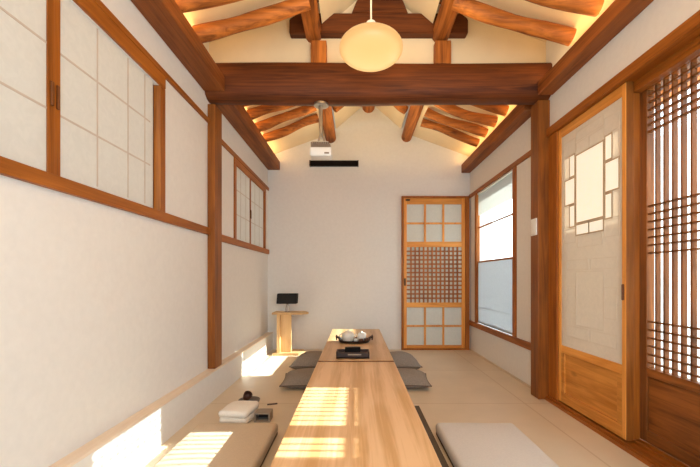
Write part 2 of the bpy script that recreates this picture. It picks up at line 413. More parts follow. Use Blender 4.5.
def rafter(y, side, k, label, up=False):
    s = -1 if side == 'left' else 1
    e = 1.24 if side == 'right' else 1.20
    if not up:
        xo, xi = RX + s * e, RX + s * (.592 if y > 3 else .47)
        o = log((xo, y, ceil_z(xo) - .068), (xi, y, ceil_z(RX + s * .592) - .066 if y > 3 else 2.728), .049, R.uniform(-.022, .004), k, 10, .045)
    else:
        xo, xi = RX + s * .412, RX + s * .13
        o = log((xo, y, ceil_z(xo) - .060), (xi, y, ceil_z(xi) - .060), .045, R.uniform(-.006, .0), k, 8, .043)
    timber('rafter', o, M['log_x'], label, 'rafter', 'round log rafters under the sloping ceiling', smooth=True)
k = 11
for side, near, far, ups in (('left', (2.46, 2.19), (3.42, 3.69, 3.96, 4.28), (4.3,)), ('right', (2.47, 2.19), (3.30, 3.55, 3.83, 4.10, 4.37), (4.36, 4.12))):
    for i, y in enumerate(near):
        k += 1; rafter(y, side, k, 'log rafter on the %s slope in front of the cross beam, %s' % (side, ('nearer to the beam', 'higher in the photo')[i]))
    for i, y in enumerate(far[::-1]):
        k += 1; rafter(y, side, k, 'log rafter on the %s slope beyond the cross beam, %s from the back wall' % (side, ('first', 'second', 'third', 'fourth', 'fifth')[i]))
    for i, y in enumerate(ups):
        k += 1; rafter(y, side, k, 'steep upper log rafter between the %s purlin and the ridge%s' % (side, ('', ', farther from the back wall')[i]), True)

# ------------------------------------------------------------------ rails on the walls (trim)
trim_n = 1
def trim(mb, label, mat='rail_y'):
    global trim_n; trim_n += 1
    return struct('trim_%d' % trim_n, mb, M[mat], label, 'rail')
trim(MB().box(LW - .005, LW + .022, FW, 2.965, 1.277, 1.332, .003), 'long brown sill rail under the near left windows')
trim(MB().box(LW - .005, LW + .018, FW, 2.965, 2.150, 2.183, .003), 'thin brown head rail above the near left windows')
trim(MB().box(LW - .005, LW + .020, 3.12, BW, 1.252, 1.312, .003), 'brown sill rail under the far left window')
trim(MB().box(LW - .005, LW + .016, 3.12, BW, 2.088, 2.128, .003), 'thin brown head rail above the far left window')
trim(MB().box(RW - .025, RW + .005, 3.07, BW, .325, .385, .003), 'brown sill rail under the right blind window')
trim(MB().box(RW - .018, RW + .005, 3.07, BW, 1.985, 2.03, .003), 'thin brown head rail above the right blind window')
trim(MB().box(RW - .03, RW + .2, 1.0, 2.94, 2.03, 2.09, .004).box(RW + .045, RW + .06, 1.26, 2.87, 2.0, 2.03).box(RW + .1, RW + .115, 1.26, 2.87, 2.0, 2.03).box(RW + .048, RW + .096, 1.0, 2.87, 1.975, 2.03, .003).box(RW + .150, RW + .2, 1.0, 2.87, 1.99, 2.03), 'grooved brown head rail above the sliding doors')
# floor sill with its tracks
trim(MB().box(1.46, 1.72, FW, 2.94, -.12, .022).box(1.475, 1.488, FW, 2.94, .022, .036).box(1.548, 1.558, FW, 2.94, .022, .036).box(1.59, 1.6, FW, 2.94, .022, .036).box(1.66, 1.672, FW, 2.94, .022, .036),
     'grooved brown floor sill with sliding tracks under the doors', 'rail_y')
trim(MB().box(1.488, 1.70, 2.815, 2.94, .022, 2.03, .003), 'brown door jamb beside the right post', 'rail_z')

# ------------------------------------------------------------------ left windows with paper sashes
def grid(mb, fixed, axis, vs, hs, a0, a1, z0, z1, w, t):
    """bars in a plane x=const ('x') or y=const ('y'); vs along the plane, hs heights"""
    for v in vs:
        if axis == 'x': mb.box(fixed - t, fixed + t, v - w, v + w, z0, z1)
        else: mb.box(v - w, v + w, fixed - t, fixed + t, z0, z1)
    for h in hs:
        if axis == 'x': mb.box(fixed - t * .9, fixed + t * .9, a0, a1, h - w, h + w)
        else: mb.box(a0, a1, fixed - t * .9, fixed + t * .9, h - w, h + w)

w1 = thing('window_1', (LW, 1.5, 1.33), 'pair of white paper sliding windows on the near left wall', 'window', None, 'structure')
fr = MB().box(LW - .08, LW + .015, FW + .9, 2.29, 2.076, 2.150, .004)
put('head', fr, M['rail_y'], w1)
put('jamb', MB().box(LW - .08, LW + .012, 2.235, 2.292, 1.332, 2.076, .004), M['rail_z'], w1)
put('track_recess', MB().box(LW - .08, LW - .030, 2.185, 2.235, 1.332, 2.076), M['brown_dark'], w1, label='dark recess of the window track')  # recess shade put into the colour of a solid strip
put('jamb', MB().box(LW - .08, LW + .012, .66, .705, 1.332, 2.076, .004), M['rail_z'], w1)
def sash(root, xs, y0, y1, z0, z1, vs, hs, stile_y, pull=True):
    # the paper covers the sash frame and soft bars on it paint the lattice shadows
    p = put('paper_sash', MB().box(xs - .012, xs, y0, y1, z0, z1), M['paper'], root)
    sub('muntins', (lambda m: (grid(m, xs + .0005, 'x', vs, hs, y0 + .02, y1 - .03, z0 + .02, z1 - .01, .0042, .0012), m)[1])(MB()), M['shadow_bar'], p)
    a, b = stile_y
    st = sub('meeting_stile', MB().box(xs - .02, xs + .006, a, b, z0, z1, .002), M['rail_z'], p)
    if pull:
        sub('finger_pull', MB().box(xs + .004, xs + .014, (a + b) / 2 - .0065, (a + b) / 2 + .0065, 1.595, 1.688, .003), M['pull'], p, label='dark wooden finger pull')
    return p
sash(w1, LW - .004, .705, 1.462, 1.332, 2.076, (.95, 1.19), (1.58, 1.825), (1.428, 1.462))
sash(w1, LW - .008, 1.462, 2.185, 1.332, 2.076, (1.715, 1.945, 2.10), (1.58, 1.825), (1.462, 1.495))

w2 = thing('window_2', (LW, 4.2, 1.31), 'smaller pair of white paper windows on the far left wall', 'window', None, 'structure')
put('head', MB().box(LW - .08, LW + .010, 3.60, 4.87, 2.03, 2.088, .003), M['rail_y'], w2)
for y0, y1 in ((3.60, 3.665), (4.79, 4.86)):
    put('jamb', MB().box(LW - .08, LW + .010, y0, y1, 1.312, 2.03, .003), M['rail_z'], w2)
sash(w2, LW - .006, 3.665, 4.19, 1.312, 2.03, (3.84, 4.02), (1.56, 1.80), (4.165, 4.19))
sash(w2, LW - .009, 4.19, 4.79, 1.312, 2.03, (4.39, 4.59), (1.56, 1.80), (4.19, 4.215))

# ------------------------------------------------------------------ right blind window
w3 = thing('window_3', (RW, 4.15, .385), 'tall window on the far right wall with slat blind and grey lower shade', 'window', None, 'structure')
for y0, y1 in ((3.545, 3.62), (4.70, 4.765)):
    put('jamb', MB().box(RW - .012, RW + .032, y0, y1, .385, 1.985, .003), M['rail_z'], w3)
put('pane', MB().box(RW + .030, RW + .034, 3.62, 4.70, .385, 1.98), M['glass'], w3)
put('glazing_bar', MB().box(RW + .018, RW + .03, 3.62, 4.70, 1.553, 1.570, .002), M['rail_y'], w3)
sh = put('lower_shade', MB().box(RW + .012, RW + .014, 3.62, 4.70, .386, 1.125), M['sheer'], w3, label='blue grey translucent lower shade')
sub('shade_rail', MB().box(RW + .008, RW + .018, 3.625, 4.695, 1.125, 1.145, .002), M['rail_y'], sh)
sub('shade_hem', MB().box(RW + .011, RW + .015, 3.62, 4.70, .386, .41).box(RW + .011, RW + .015, 3.63, 4.69, .58, .584), M['sheer'], sh)
bl = MB()
for i in range(14):
    z = 1.965 - i * .019
    bl.box(RW + .001, RW + .023, 3.63, 4.69, z - .0006, z + .0006, rot=Matrix.Rotation(math.radians(58), 3, 'Y'))
bb = put('slat_blind', bl, M['blind'], w3)
sub('blind_headbox', MB().box(RW + .0, RW + .026, 3.63, 4.69, 1.965, 1.985, .002), M['white_plastic'], bb)
cords = MB()
for y in (3.86, 4.45):
    cords.tube([(RW + .012, y, 1.75), (RW + .012, y, 1.14)], .0015, 6)
sub('blind_cord', cords, M['cord'], bb)

# ------------------------------------------------------------------ sliding doors on the right
d1 = thing('door_1', (1.52, 2.46, .04), 'pale paper sliding door with honey pine frame and bright fretwork centre', 'door', None, 'structure')
X0, X1 = 1.500, 1.540
Y0, Y1, Z0, Z1 = 2.113, 2.815, .036, 2.03
put('stile', MB().box(X0, X1, Y0, Y0 + .032, Z0, Z1, .003), M['door_z'], d1)
put('edge_strip', MB().box(X0 + .002, X1, Y0 - .006, Y0, Z0, Z1, .002), M['post'], d1)
put('stile', MB().box(X0, X1, Y1 - .032, Y1, Z0, Z1, .003), M['door_z'], d1)
put('rail', MB().box(X0 + .001, X1, Y0 + .032, Y1 - .032, Z1 - .065, Z1, .003), M['door_y'], d1)
put('rail', MB().box(X0 + .001, X1, Y0 + .032, Y1 - .032, .395, .45, .003), M['door_y'], d1)
put('rail', MB().box(X0 + .001, X1, Y0 + .032, Y1 - .032, Z0, .11, .003), M['door_y'], d1)
put('lower_panel', MB().box(X0 + .013, X1 - .012, Y0 + .06, Y1 - .055, .11, .395, .002).box(X0 + .002, X1 - .01, Y0 + .032, Y0 + .075, .11, .395, .002).box(X0 + .002, X1 - .01, Y1 - .075, Y1 - .032, .11, .395, .002), M['panel_knotty'], d1)
pp = put('paper_panel', MB().box(X0 + .006, X0 + .010, Y0 + .03, Y1 - .03, .44, Z1 - .06), M['paper_door'], d1)
put('finger_pull', MB().box(X0 - .010, X0 + .004, Y0 + .012, Y0 + .024, .815, .905, .004), M['pull'], d1, label='dark wooden finger pull')
# fretwork shadows and daylight painted onto the paper: bars, and faintly glowing cells
fx = X0 + .0045
bars = MB(); cells = []
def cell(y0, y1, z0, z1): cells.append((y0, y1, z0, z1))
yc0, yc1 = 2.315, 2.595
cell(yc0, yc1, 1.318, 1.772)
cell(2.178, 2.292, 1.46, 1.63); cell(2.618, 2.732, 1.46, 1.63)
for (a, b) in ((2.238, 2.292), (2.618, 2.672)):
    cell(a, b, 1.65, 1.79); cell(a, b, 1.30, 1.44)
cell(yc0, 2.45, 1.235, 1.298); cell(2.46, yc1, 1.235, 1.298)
faint = [(yc0, 2.45, 1.79, 1.855), (2.46, yc1, 1.79, 1.855), (2.178, 2.30, 1.81, 1.90), (2.61, 2.74, 1.81, 1.90), (2.178, 2.30, 1.19, 1.28), (2.61, 2.74, 1.19, 1.28),
         (2.33, 2.58, 1.15, 1.215), (2.178, 2.225, 1.65, 1.79), (2.685, 2.74, 1.65, 1.79), (2.178, 2.225, 1.30, 1.44), (2.685, 2.74, 1.30, 1.44), (2.315, 2.595, 1.875, 1.93),
         (2.315, 2.595, .62, .98), (2.20, 2.30, .70, .88), (2.61, 2.71, .70, .88), (2.2, 2.44, 1.0, 1.06), (2.47, 2.71, 1.0, 1.06), (2.2, 2.44, .53, .6), (2.47, 2.71, .53, .6)]
w = .0048
def frame_bars(mb, c, x, w, t):
    y0, y1, z0, z1 = c
    mb.box(x - t, x + t, y0 - 2 * w, y0, z0 - 2 * w, z1 + 2 * w).box(x - t, x + t, y1, y1 + 2 * w, z0 - 2 * w, z1 + 2 * w)
    mb.box(x - t, x + t, y0, y1, z0 - 2 * w, z0).box(x - t, x + t, y0, y1, z1, z1 + 2 * w)
for c in cells: frame_bars(bars, c, fx, w, .0012)
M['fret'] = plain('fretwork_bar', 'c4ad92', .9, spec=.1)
sub('fretwork', bars, M['fret'], pp)
fb = MB()
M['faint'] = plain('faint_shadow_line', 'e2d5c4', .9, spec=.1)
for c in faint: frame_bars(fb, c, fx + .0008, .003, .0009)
sub('fretwork', fb, M['faint'], pp, label='faint fretwork seen through the paper')
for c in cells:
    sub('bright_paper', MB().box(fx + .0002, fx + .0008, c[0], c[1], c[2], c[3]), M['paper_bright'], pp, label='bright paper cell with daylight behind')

d2l = MB()
def lattice_door(name, y0, y1, label):
    xa, xb = 1.60, 1.645
    d = thing(name, ((xa + xb) / 2, (y0 + y1) / 2, .036), label, 'door', None, 'structure')
    put('stile', MB().box(xa, xb, y0, y0 + .062, .036, 2.03, .003), M['dark_z'], d)
    put('stile', MB().box(xa, xb, y1 - .062, y1, .036, 2.03, .003), M['dark_z'], d)
    put('rail', MB().box(xa, xb, y0 + .062, y1 - .062, 1.975, 2.03, .003), M['rail_y'], d)
    put('rail', MB().box(xa, xb, y0 + .062, y1 - .062, .40, .445, .003), M['dark_y'], d)
    put('lower_panel', MB().box(xa + .012, xb - .012, y0 + .062, y1 - .062, .10, .40, .002), M['dark_y'], d)
    put('rail', MB().box(xa, xb, y0 + .062, y1 - .062, .036, .10, .003), M['dark_y'], d)
    la = MB(); n = 10; ya, yb = y0 + .062, y1 - .062
    for i in range(1, n):
        y = ya + (yb - ya) * i / n
        la.box(xa + .008, xb - .013, y - .0055, y + .0055, .445, 1.975)
    for z in [1.945 - .040 * i for i in range(6)] + [1.335 - .043 * i for i in range(7)] + [.70 - .045 * i for i in range(6)]:
        la.box(xa + .008, xb - .018, ya, yb, z - .0045, z + .0045)
    put('lattice', la, M['dark_z'], d)
    put('pane', MB().box(xb - .010, xb - .007, ya, yb, .445, 1.975), M['glass'], d)
    return d
lattice_door('door_2', 1.49, 2.155, 'brown lattice sliding door with glass and a solid lower panel')
lattice_door('door_3', .83, 1.49, 'second brown lattice sliding door beside the first, nearer the viewer')
# the door stacked behind the paper door: only its edge shows
d4 = thing('door_4', (1.565, 2.47, .036), 'brown sliding door frame stacked behind the paper door', 'door', None, 'structure')
put('stile', MB().box(1.553, 1.588, 2.125, 2.185, .036, 2.03, .003), M['rail_z'], d4)
put('stile', MB().box(1.553, 1.588, 2.75, 2.81, .036, 2.03, .003), M['rail_z'], d4)
put('rail', MB().box(1.553, 1.588, 2.185, 2.75, 1.95, 2.03, .003), M['rail_y'], d4)
put('rail', MB().box(1.553, 1.588, 2.185, 2.75, .036, .45, .003), M['rail_y'], d4)

# ------------------------------------------------------------------ back door
d5 = thing('door_5', (1.04, 4.97, 0), 'honey pine door on the back wall with paper panes and fine lattice centre', 'door', None, 'structure')
put('door_frame', MB().box(.595, .622, 4.955, 5.0, 0, 2.01, .003).box(1.428, 1.482, 4.955, 5.0, 0, 2.01, .003).box(.622, 1.428, 4.955, 5.0, 1.985, 2.01, .003).box(.622, 1.428, 4.955, 5.0, 0, .018, .003), M['rail_z'], d5)
lf = MB().box(.624, .664, 4.965, 4.995, .02, 1.983, .003).box(1.382, 1.426, 4.965, 4.995, .02, 1.983, .003)
leaf = put('leaf', lf, M['door_z'], d5)
for z0, z1 in ((1.905, 1.983), (1.345, 1.415), (.555, .62), (.02, .062)):
    sub('rail', MB().box(.664, 1.382, 4.966, 4.994, z0, z1, .003), M['door_x'], leaf)
for z0, z1, mid in ((1.415, 1.905, 1.655), (.062, .555, .312)):
    g = MB()
    grid(g, 4.976, 'y', (.664 + .239, .664 + .479), (mid,), .664, 1.382, z0, z1, .012, .009)
    sub('muntins', g, M['door_z'], leaf)
    sub('paper', MB().box(.664, 1.382, 4.985, 4.989, z0, z1), M['paper_grey'], leaf)
g = MB()
vs = [.664 + .718 * i / 13 for i in range(1, 13)]; hs = [.62 + .725 * i / 13 for i in range(1, 13)]
grid(g, 4.975, 'y', vs, hs, .664, 1.382, .62, 1.345, .010, .009)
sub('lattice', g, M['rail_z'], leaf)
sub('paper', MB().box(.664, 1.382, 4.986, 4.990, .62, 1.345), M['paper_grey'], leaf)
hd = MB().box(.630, .648, 4.950, 4.965, .84, .935, .003).tube([(.64, 4.950, .865), (.64, 4.925, .865), (.64, 4.925, .915), (.64, 4.950, .915)], .005, 8)
put('door_handle', hd, M['iron'], d5, label='small black iron door handle')
put('latch', MB().box(.648, .705, 4.952, 4.966, 1.948, 1.968, .003), M['iron'], d5, label='black iron top latch')

# ------------------------------------------------------------------ outside
struct('courtyard_wall', MB().box(4.2, 4.35, -6, 12, -.4, 2.90), M['out_wall'], 'whitewashed courtyard wall seen through the lattice', 'wall')
struct('ground', MB().box(1.72, 12, -8, 14, -.45, -.35), M['out_ground'], 'pale gravel courtyard outside the doors', 'ground')
struct('eave_beam', MB().box(1.95, 2.03, -1, 2.80, 2.10, 2.22, .01), M['eave'], 'orange pine eave beam outside the lattice door', 'beam')
struct('eave_soffit', MB().box(1.72, 2.05, -1, 2.80, 2.30, 2.33), M['soffit'], 'grey blue eave soffit outside the lattice door', 'soffit')

# ------------------------------------------------------------------ low tables
def low_table(y0, y1, label):
    t = thing('low_table', (0, (y0 + y1) / 2, 0), label, 'table', 'long oak low tables in a row')
    put('tabletop', MB().box(-.28, .28, y0, y1, .292, .33, .004), M['oak'], t)
    for ya, yb in ((y0 - .0015, y0), (y1, y1 + .0015)):
        put('end_grain', MB().box(-.279, .279, ya, yb, .293, .327), M['beam_x'], t, label='darker end grain edge')  # dark ends paint the shaded gap between the tables
    for yy in (y0 + .03, y1 - .06):
        put('leg_panel', MB().box(-.25, .25, yy, yy + .03, .008 if y0 < 2 else 0, .292, .003), M['oak_z'], t)
    put('apron', MB().box(-.22, .22, y0 + .06, y1 - .06, .245, .292, .003), M['oak'], t)
    return t
low_table(1.00, 2.770, 'long pale oak low table in front, striped with window sunlight')
low_table(2.812, 4.545, 'pale oak low table farther back, carrying the tea tray')
tag(put('floor_mat', MB().box(-.42, .460, .98, 2.775, 0, .008, .002), M['mat']), 'thin dark grey mat on the floor under the front table', 'mat')  # flat dark sheet added in place of a sunken leg pit

# ------------------------------------------------------------------ seat pads
def pad(x0, x1, y0, y1, h, mat, label):
    t = thing('seat_pad', ((x0 + x1) / 2, (y0 + y1) / 2, .0), label, 'seat pad', 'flat rectangular seat pads')
    m = MB().box(x0, x1, y0, y1, .012, h, .022, 4)
    bmesh.ops.subdivide_edges(m.bm, edges=[e for e in m.bm.edges if e.calc_length() > .3], cuts=9, use_grid_fill=True)
    for v in m.bm.verts:
        u = (v.co.x - x0) / (x1 - x0); q = (v.co.y - y0) / (y1 - y0)
        if v.co.z > h * .6:
            v.co.z += .012 * math.sin(PI * min(1, max(0, u))) * math.sin(PI * min(1, max(0, q))) + .003 * noise.noise(v.co * 9)
        else:
            v.co.x += .002 * noise.noise(v.co * 8)
    put('pad_cover', m, mat, t, smooth=True)
    put('pad_base', MB().box(x0 + .004, x1 - .004, y0 + .004, y1 - .004, 0, .022, .006), M['pad_side'], t, label='dark underside of the pad')
    return t
pad(-.945, -.465, 1.30, 2.285, .075, M['pad_taupe'], 'taupe flat seat pad to the left of the front table, lit by sun')
pad(.475, .945, 1.30, 2.285, .075, M['pad_white'], 'off-white flat seat pad to the right of the front table')

# ------------------------------------------------------------------ grey cushions
def cushion_mesh(w, d, h, seed):
    m = MB(); n = 18; T = {}; B = {}
    for i in range(n + 1):
        for j in range(n + 1):
            u = i / n * 2 - 1; v = j / n * 2 - 1
            f = max(0, (1 - abs(u) ** 2.6)) ** .55 * max(0, (1 - abs(v) ** 2.6)) ** .55
            x = u * (1 - .07 * (1 - v * v)) * w / 2; y = v * (1 - .07 * (1 - u * u)) * d / 2
            wr = .006 * noise.noise(Vector((u * 2.2 + seed, v * 2.2, seed)))
            zc = h * .36
            zt_ = zc + f * h * .64 + wr * f; zb = max(0.0, zc - f * h * .5)
            edge = i in (0, n) or j in (0, n)
            T[i, j] = m.bm.verts.new((x, y, zt_))
            B[i, j] = T[i, j] if edge else m.bm.verts.new((x, y, zb))
    for i in range(n):
        for j in range(n):
            m.bm.faces.new((T[i, j], T[i + 1, j], T[i + 1, j + 1], T[i, j + 1]))
            q = [B[i, j], B[i, j + 1], B[i + 1, j + 1], B[i + 1, j]]
            m.bm.faces.new(q)
    return m
def piping_mesh(w, d, h):
    pts = []
    n = 18
    for (u0, v0, u1, v1) in ((-1, -1, 1, -1), (1, -1, 1, 1), (1, 1, -1, 1), (-1, 1, -1, -1)):
        for k in range(n):
            u = u0 + (u1 - u0) * k / n; v = v0 + (v1 - v0) * k / n
            pts.append((u * (1 - .07 * (1 - v * v)) * w / 2, v * (1 - .07 * (1 - u * u)) * d / 2, h * .36))
    pts.append(pts[0])
    return MB().tube(pts, .004, 6, cap=False)
def cushion(x, y, rz, h, label, seed):
    t = thing('cushion', (0, 0, 0), label, 'cushion', 'taupe grey square cushions beside the far table')
    put('cover', cushion_mesh(.44, .42, h, seed), M['grey_cloth'], t, smooth=True)
    put('piping', piping_mesh(.44, .42, h), M['pad_side'], t, smooth=True)
    t.location = (x, y, .001); t.rotation_euler = (0, 0, rz)
    return t
cushion(-.425, 3.36, .06, .125, 'taupe grey square cushion left of the tables, the nearer of the left pair', 1)
cushion(-.43, 3.95, -.05, .17, 'taupe grey square cushion left of the far table, behind its nearer neighbour', 2)
cushion(.42, 3.36, -.07, .125, 'taupe grey square cushion right of the tables, the nearer of the right pair', 3)
cushion(.425, 3.94, .04, .17, 'taupe grey square cushion right of the far table, behind its nearer neighbour', 4)

# ------------------------------------------------------------------ towel and small things on the floor at the left
tw = MB()
tw.box(-.875, -.675, 2.42, 2.66, 0, .046, .022, 4)
tw.box(-.878, -.68, 2.42, 2.66, .040, .085, .021, 4)
bmesh.ops.subdivide_edges(tw.bm, edges=[e for e in tw.bm.edges if e.calc_length() > .1], cuts=7, use_grid_fill=True)
for v in tw.bm.verts:
    u = (v.co.x + .777) / .11; q = (v.co.y - 2.54) / .12
    if v.co.z > .06: v.co.z += .008 * (1 - u * u) * (1 - q * q)
    v.co += Vector((noise.noise(v.co * 11), noise.noise(v.co * 11 + Vector((5, 0, 0))), .8 * noise.noise(v.co * 13 + Vector((0, 5, 0))))) * .008
    v.co.z = max(v.co.z, 0)
to = tag(put('towel', tw, M['towel'], smooth=True), 'folded white towel lying on the floor behind the left pad', 'towel')
to.rotation_euler.z = -.10
di = thing('dish', (-.80, 2.85, 0), 'round grey dish on the floor behind the folded towel', 'dish')
put('dish_body', MB().lathe([(.03, 0), (.05, .004), (.075, .018), (.079, .03), (.074, .03), (.055, .014), (.0, .010)], (-.80, 2.85, 0), 28), M['grey_dish'], di, smooth=True)
cu = thing('wooden_cup', (-.82, 2.85, .012), 'small dark brown wooden cup tipped over in the grey dish', 'cup')
c = MB().lathe([(.02, -.03), (.026, -.022), (.030, .0), (.032, .03), (.027, .03), (.024, .0), (.0, -.02)], (0, 0, 0), 20)
bmesh.ops.rotate(c.bm, verts=c.bm.verts, cent=(0, 0, 0), matrix=Matrix.Rotation(math.radians(38), 3, 'X') @ Matrix.Rotation(math.radians(25), 3, 'Y'))
bmesh.ops.translate(c.bm, verts=c.bm.verts, vec=(-.815, 2.845, .052))
put('cup_body', c, M['brown_dark'], cu, smooth=True)
bx = thing('grey_box', (-.60, 2.50, 0), 'small open grey box on the floor beside the folded towel', 'box')
put('box_shell', MB().box(-.662, -.652, 2.47, 2.56, 0, .062, .002).box(-.652, -.56, 2.55, 2.56, 0, .062, .002).box(-.652, -.56, 2.47, 2.56, 0, .01, .002).box(-.57, -.56, 2.47, 2.55, .01, .062, .002).box(-.652, -.57, 2.47, 2.55, .052, .062, .002), M['grey_box'], bx)
put('box_liner', MB().box(-.651, -.571, 2.545, 2.549, .011, .051), M['charcoal'], bx, label='dark inside of the box')
sk = thing('incense_stick', (-.62, 2.82, 0), 'short dark flat stick lying on the floor left of the front table', 'stick')
put('stick_body', MB().box(-.66, -.585, 2.815, 2.835, 0, .006, .002, rot=Matrix.Rotation(.35, 3, 'Z')), M['brown_dark'], sk)

# ------------------------------------------------------------------ things on the far table
TZ = .33
tr = thing('tea_tray', (-.015, 3.62, TZ), 'dark oval tray with upturned ends on the far table', 'tray')
tm = MB(); seg = 40; rings = []
for rr, zz in ((.80, .0), (.86, .004), (.97, .016), (1.0, .026), (.97, .027), (.9, .014), (.80, .009), (0.0, .008)):
    ring = []
    for q in range(seg):
        a = 2 * PI * q / seg
        lift = .030 * max(0, abs(math.cos(a)) - .80) / .2 if rr > .95 else 0
        ring.append(tm.bm.verts.new((-.015 + .165 * rr * math.cos(a), 3.62 + .125 * rr * math.sin(a), TZ + zz + lift)))
    rings.append(ring)
for a, b in zip(rings, rings[1:]):
    for q in range(seg): tm.bm.faces.new((a[q], a[(q + 1) % seg], b[(q + 1) % seg], b[q]))
tm.bm.faces.new(rings[0][::-1])
put('tray_body', tm, M['charcoal'], tr, smooth=True)
for s in (-1, 1):
    hx = -.015 + s * .165
    put('tray_handle', MB().tube([(hx, 3.56, TZ + .03), (hx + s * .006, 3.575, TZ + .058), (hx + s * .006, 3.665, TZ + .058), (hx, 3.68, TZ + .03)], .007, 8), M['charcoal'], tr, smooth=True)
tz = TZ + .009
tp = thing('teapot', (-.075, 3.62, tz), 'ivory ceramic teapot with a low lid on the left of the tray', 'teapot')
put('pot_body', MB().lathe([(.035, 0), (.052, .008), (.060, .035), (.058, .065), (.046, .083), (.040, .086)], (-.075, 3.62, tz), 28), M['ceramic'], tp, smooth=True)
put('lid', MB().lathe([(.043, .086), (.036, .093), (.015, .098), (.008, .100), (.010, .108), (.0, .112)], (-.075, 3.62, tz), 24), M['ceramic'], tp, smooth=True)
put('spout', MB().tube([(-.02, 3.60, tz + .045), (-.008, 3.595, tz + .055), (.002, 3.59, tz + .072)], [.012, .009, .006], 10), M['ceramic'], tp, smooth=True)
hp = [(-.128 - .030 * math.sin(PI * i / 8), 3.625, tz + .025 + .05 * i / 8) for i in range(9)]
put('handle', MB().tube(hp, .005, 8), M['ceramic'], tp, smooth=True)
jr = thing('tea_jar', (.055, 3.65, tz), 'white glazed tea jar with knobbed lid on the right of the tray', 'jar')
put('jar_body', MB().lathe([(.03, 0), (.040, .006), (.043, .03), (.041, .058), (.034, .066)], (.055, 3.65, tz), 26), M['ceramic_w'], jr, smooth=True)
put('lid', MB().lathe([(.037, .066), (.036, .072), (.02, .078), (.007, .080), (.010, .088), (.0, .092)], (.055, 3.65, tz), 22), M['ceramic_w'], jr, smooth=True)
for i, (x, y) in enumerate(((-.002, 3.565), (.048, 3.56), (.098, 3.585))):
    cp = thing('teacup', (x, y, tz), ('small white teacup at the front of the tray, in the middle', 'small dark brown teacup on the tray, in front of the white jar', 'small dark brown teacup on the tray, by its right handle')[i], 'cup', 'small teacups on the tray')
    put('cup_body', MB().lathe([(.012, 0), (.014, .004), (.020, .014), (.022, .030), (.020, .030), (.016, .012), (.0, .006)], (x, y, tz), 18), M['ceramic_w'] if i == 0 else M['tea'], cp, smooth=True)

bt = thing('stationery_tray', (-.02, 2.93, TZ), 'low black rectangular box tray at the front end of the far table', 'tray')
bx0, bx1, by0, by1, bh = -.150, .102, 2.87, 2.985, .052
put('tray_shell', MB().box(bx0, bx1, by0, by1, TZ, TZ + .012, .002).box(bx0, bx0 + .01, by0, by1, TZ, TZ + bh, .002).box(bx1 - .01, bx1, by0, by1, TZ, TZ + bh, .002).box(bx0, bx1, by1 - .01, by1, TZ, TZ + bh, .002).box(bx0, bx1, by0, by0 + .01, TZ, TZ + bh * .9, .002)
    .box(bx0 + .01, bx1 - .01, by0 + .01, by1 - .01, TZ + .03, TZ + .038), M['charcoal'], bt)
put('front_label', MB().box(-.062, .04, by0 - .002, by0, TZ + .026, TZ + .036), M['grey_box'], bt, label='pale strip on the tray front')
rm = thing('remote_control', (-.025, 2.95, TZ + .039), 'black remote control lying across the black box tray', 'remote')
put('remote_body', MB().box(-.085, .035, 2.925, 2.97, TZ + .038, TZ + .074, .004), M['black'], rm)
put('button_pad', MB().box(-.07, .02, 2.933, 2.963, TZ + .074, TZ + .076, .0008), M['iron'], rm)

# ------------------------------------------------------------------ stand with lamp in the back corner
st = thing('side_stand', (-.83, 4.72, 0), 'pale birch side stand with slab top and foot in the back left corner', 'stand')
rz = Matrix.Rotation(math.radians(-7), 3, 'Z'); pv = (-.83, 4.72, 0)
put('top_board', MB().prism([(-1.02, 4.60), (-.66, 4.60), (-.585, 4.70), (-.66, 4.86), (-1.02, 4.86)], .495, .520, 'z', .003), M['ply'], st)
put('foot_board', MB().prism([(-1.01, 4.59), (-.69, 4.59), (-.62, 4.69), (-.67, 4.86), (-1.01, 4.86)], 0, .030, 'z', .003), M['ply'], st)
put('column', MB().box(-.965, -.925, 4.62, 4.84, .03, .495, .002).box(-.925, -.795, 4.66, 4.69, .03, .495, .002), M['ply'], st)
lp = thing('table_lamp', (-.85, 4.72, .52), 'small table lamp with black rectangular shade on the birch stand', 'lamp')
put('base', MB().box(-.885, -.815, 4.69, 4.75, .52, .528, .002), M['chrome'], lp)
put('stem', MB().tube([(-.868, 4.72, .528), (-.873, 4.72, .56), (-.862, 4.72, .60), (-.85, 4.72, .625)], .005, 8).tube([(-.832, 4.72, .528), (-.827, 4.72, .56), (-.838, 4.72, .60), (-.85, 4.72, .625)], .005, 8), M['chrome'], lp, smooth=True)
shp = [(-.975, .625), (-.725, .625), (-.715, .745), (-.965 + .0, .745)]
put('lamp_shade', MB().prism([(-.978, .622), (-.732, .622), (-.722, .748), (-.968, .748)], 4.66, 4.78, bev=.004), M['shade_black'], lp)

# ------------------------------------------------------------------ projector, bar, globe lamp, switch
pj = thing('projector', (-.275, 3.0, 2.29), 'white projector hanging on a silver pole under the cross beam', 'projector')
put('ceiling_disc', MB().lathe([(.058, 2.298), (.058, 2.313), (.05, 2.318)], (-.275, 3.0, 0), 24), M['silver'], pj, smooth=True)
put('pole', MB().tube([(-.275, 3.0, 2.30), (-.275, 3.0, 2.10)], .012, 12).tube([(-.290, 2.99, 2.30), (-.287, 2.99, 2.06), (-.30, 2.99, 2.0)], .004, 8).tube([(-.275, 3.0, 2.13), (-.275, 3.0, 2.08)], .017, 12).tube([(-.275, 3.0, 2.09), (-.255, 3.0, 2.04), (-.25, 3.0, 2.0)], .007, 8).tube([(-.275, 3.0, 2.09), (-.292, 3.0, 2.04), (-.30, 3.0, 2.0)], .007, 8), M['silver'], pj, smooth=True)
put('mount_plate', MB().box(-.345, -.215, 2.95, 3.05, 1.995, 2.003, .002), M['silver'], pj)
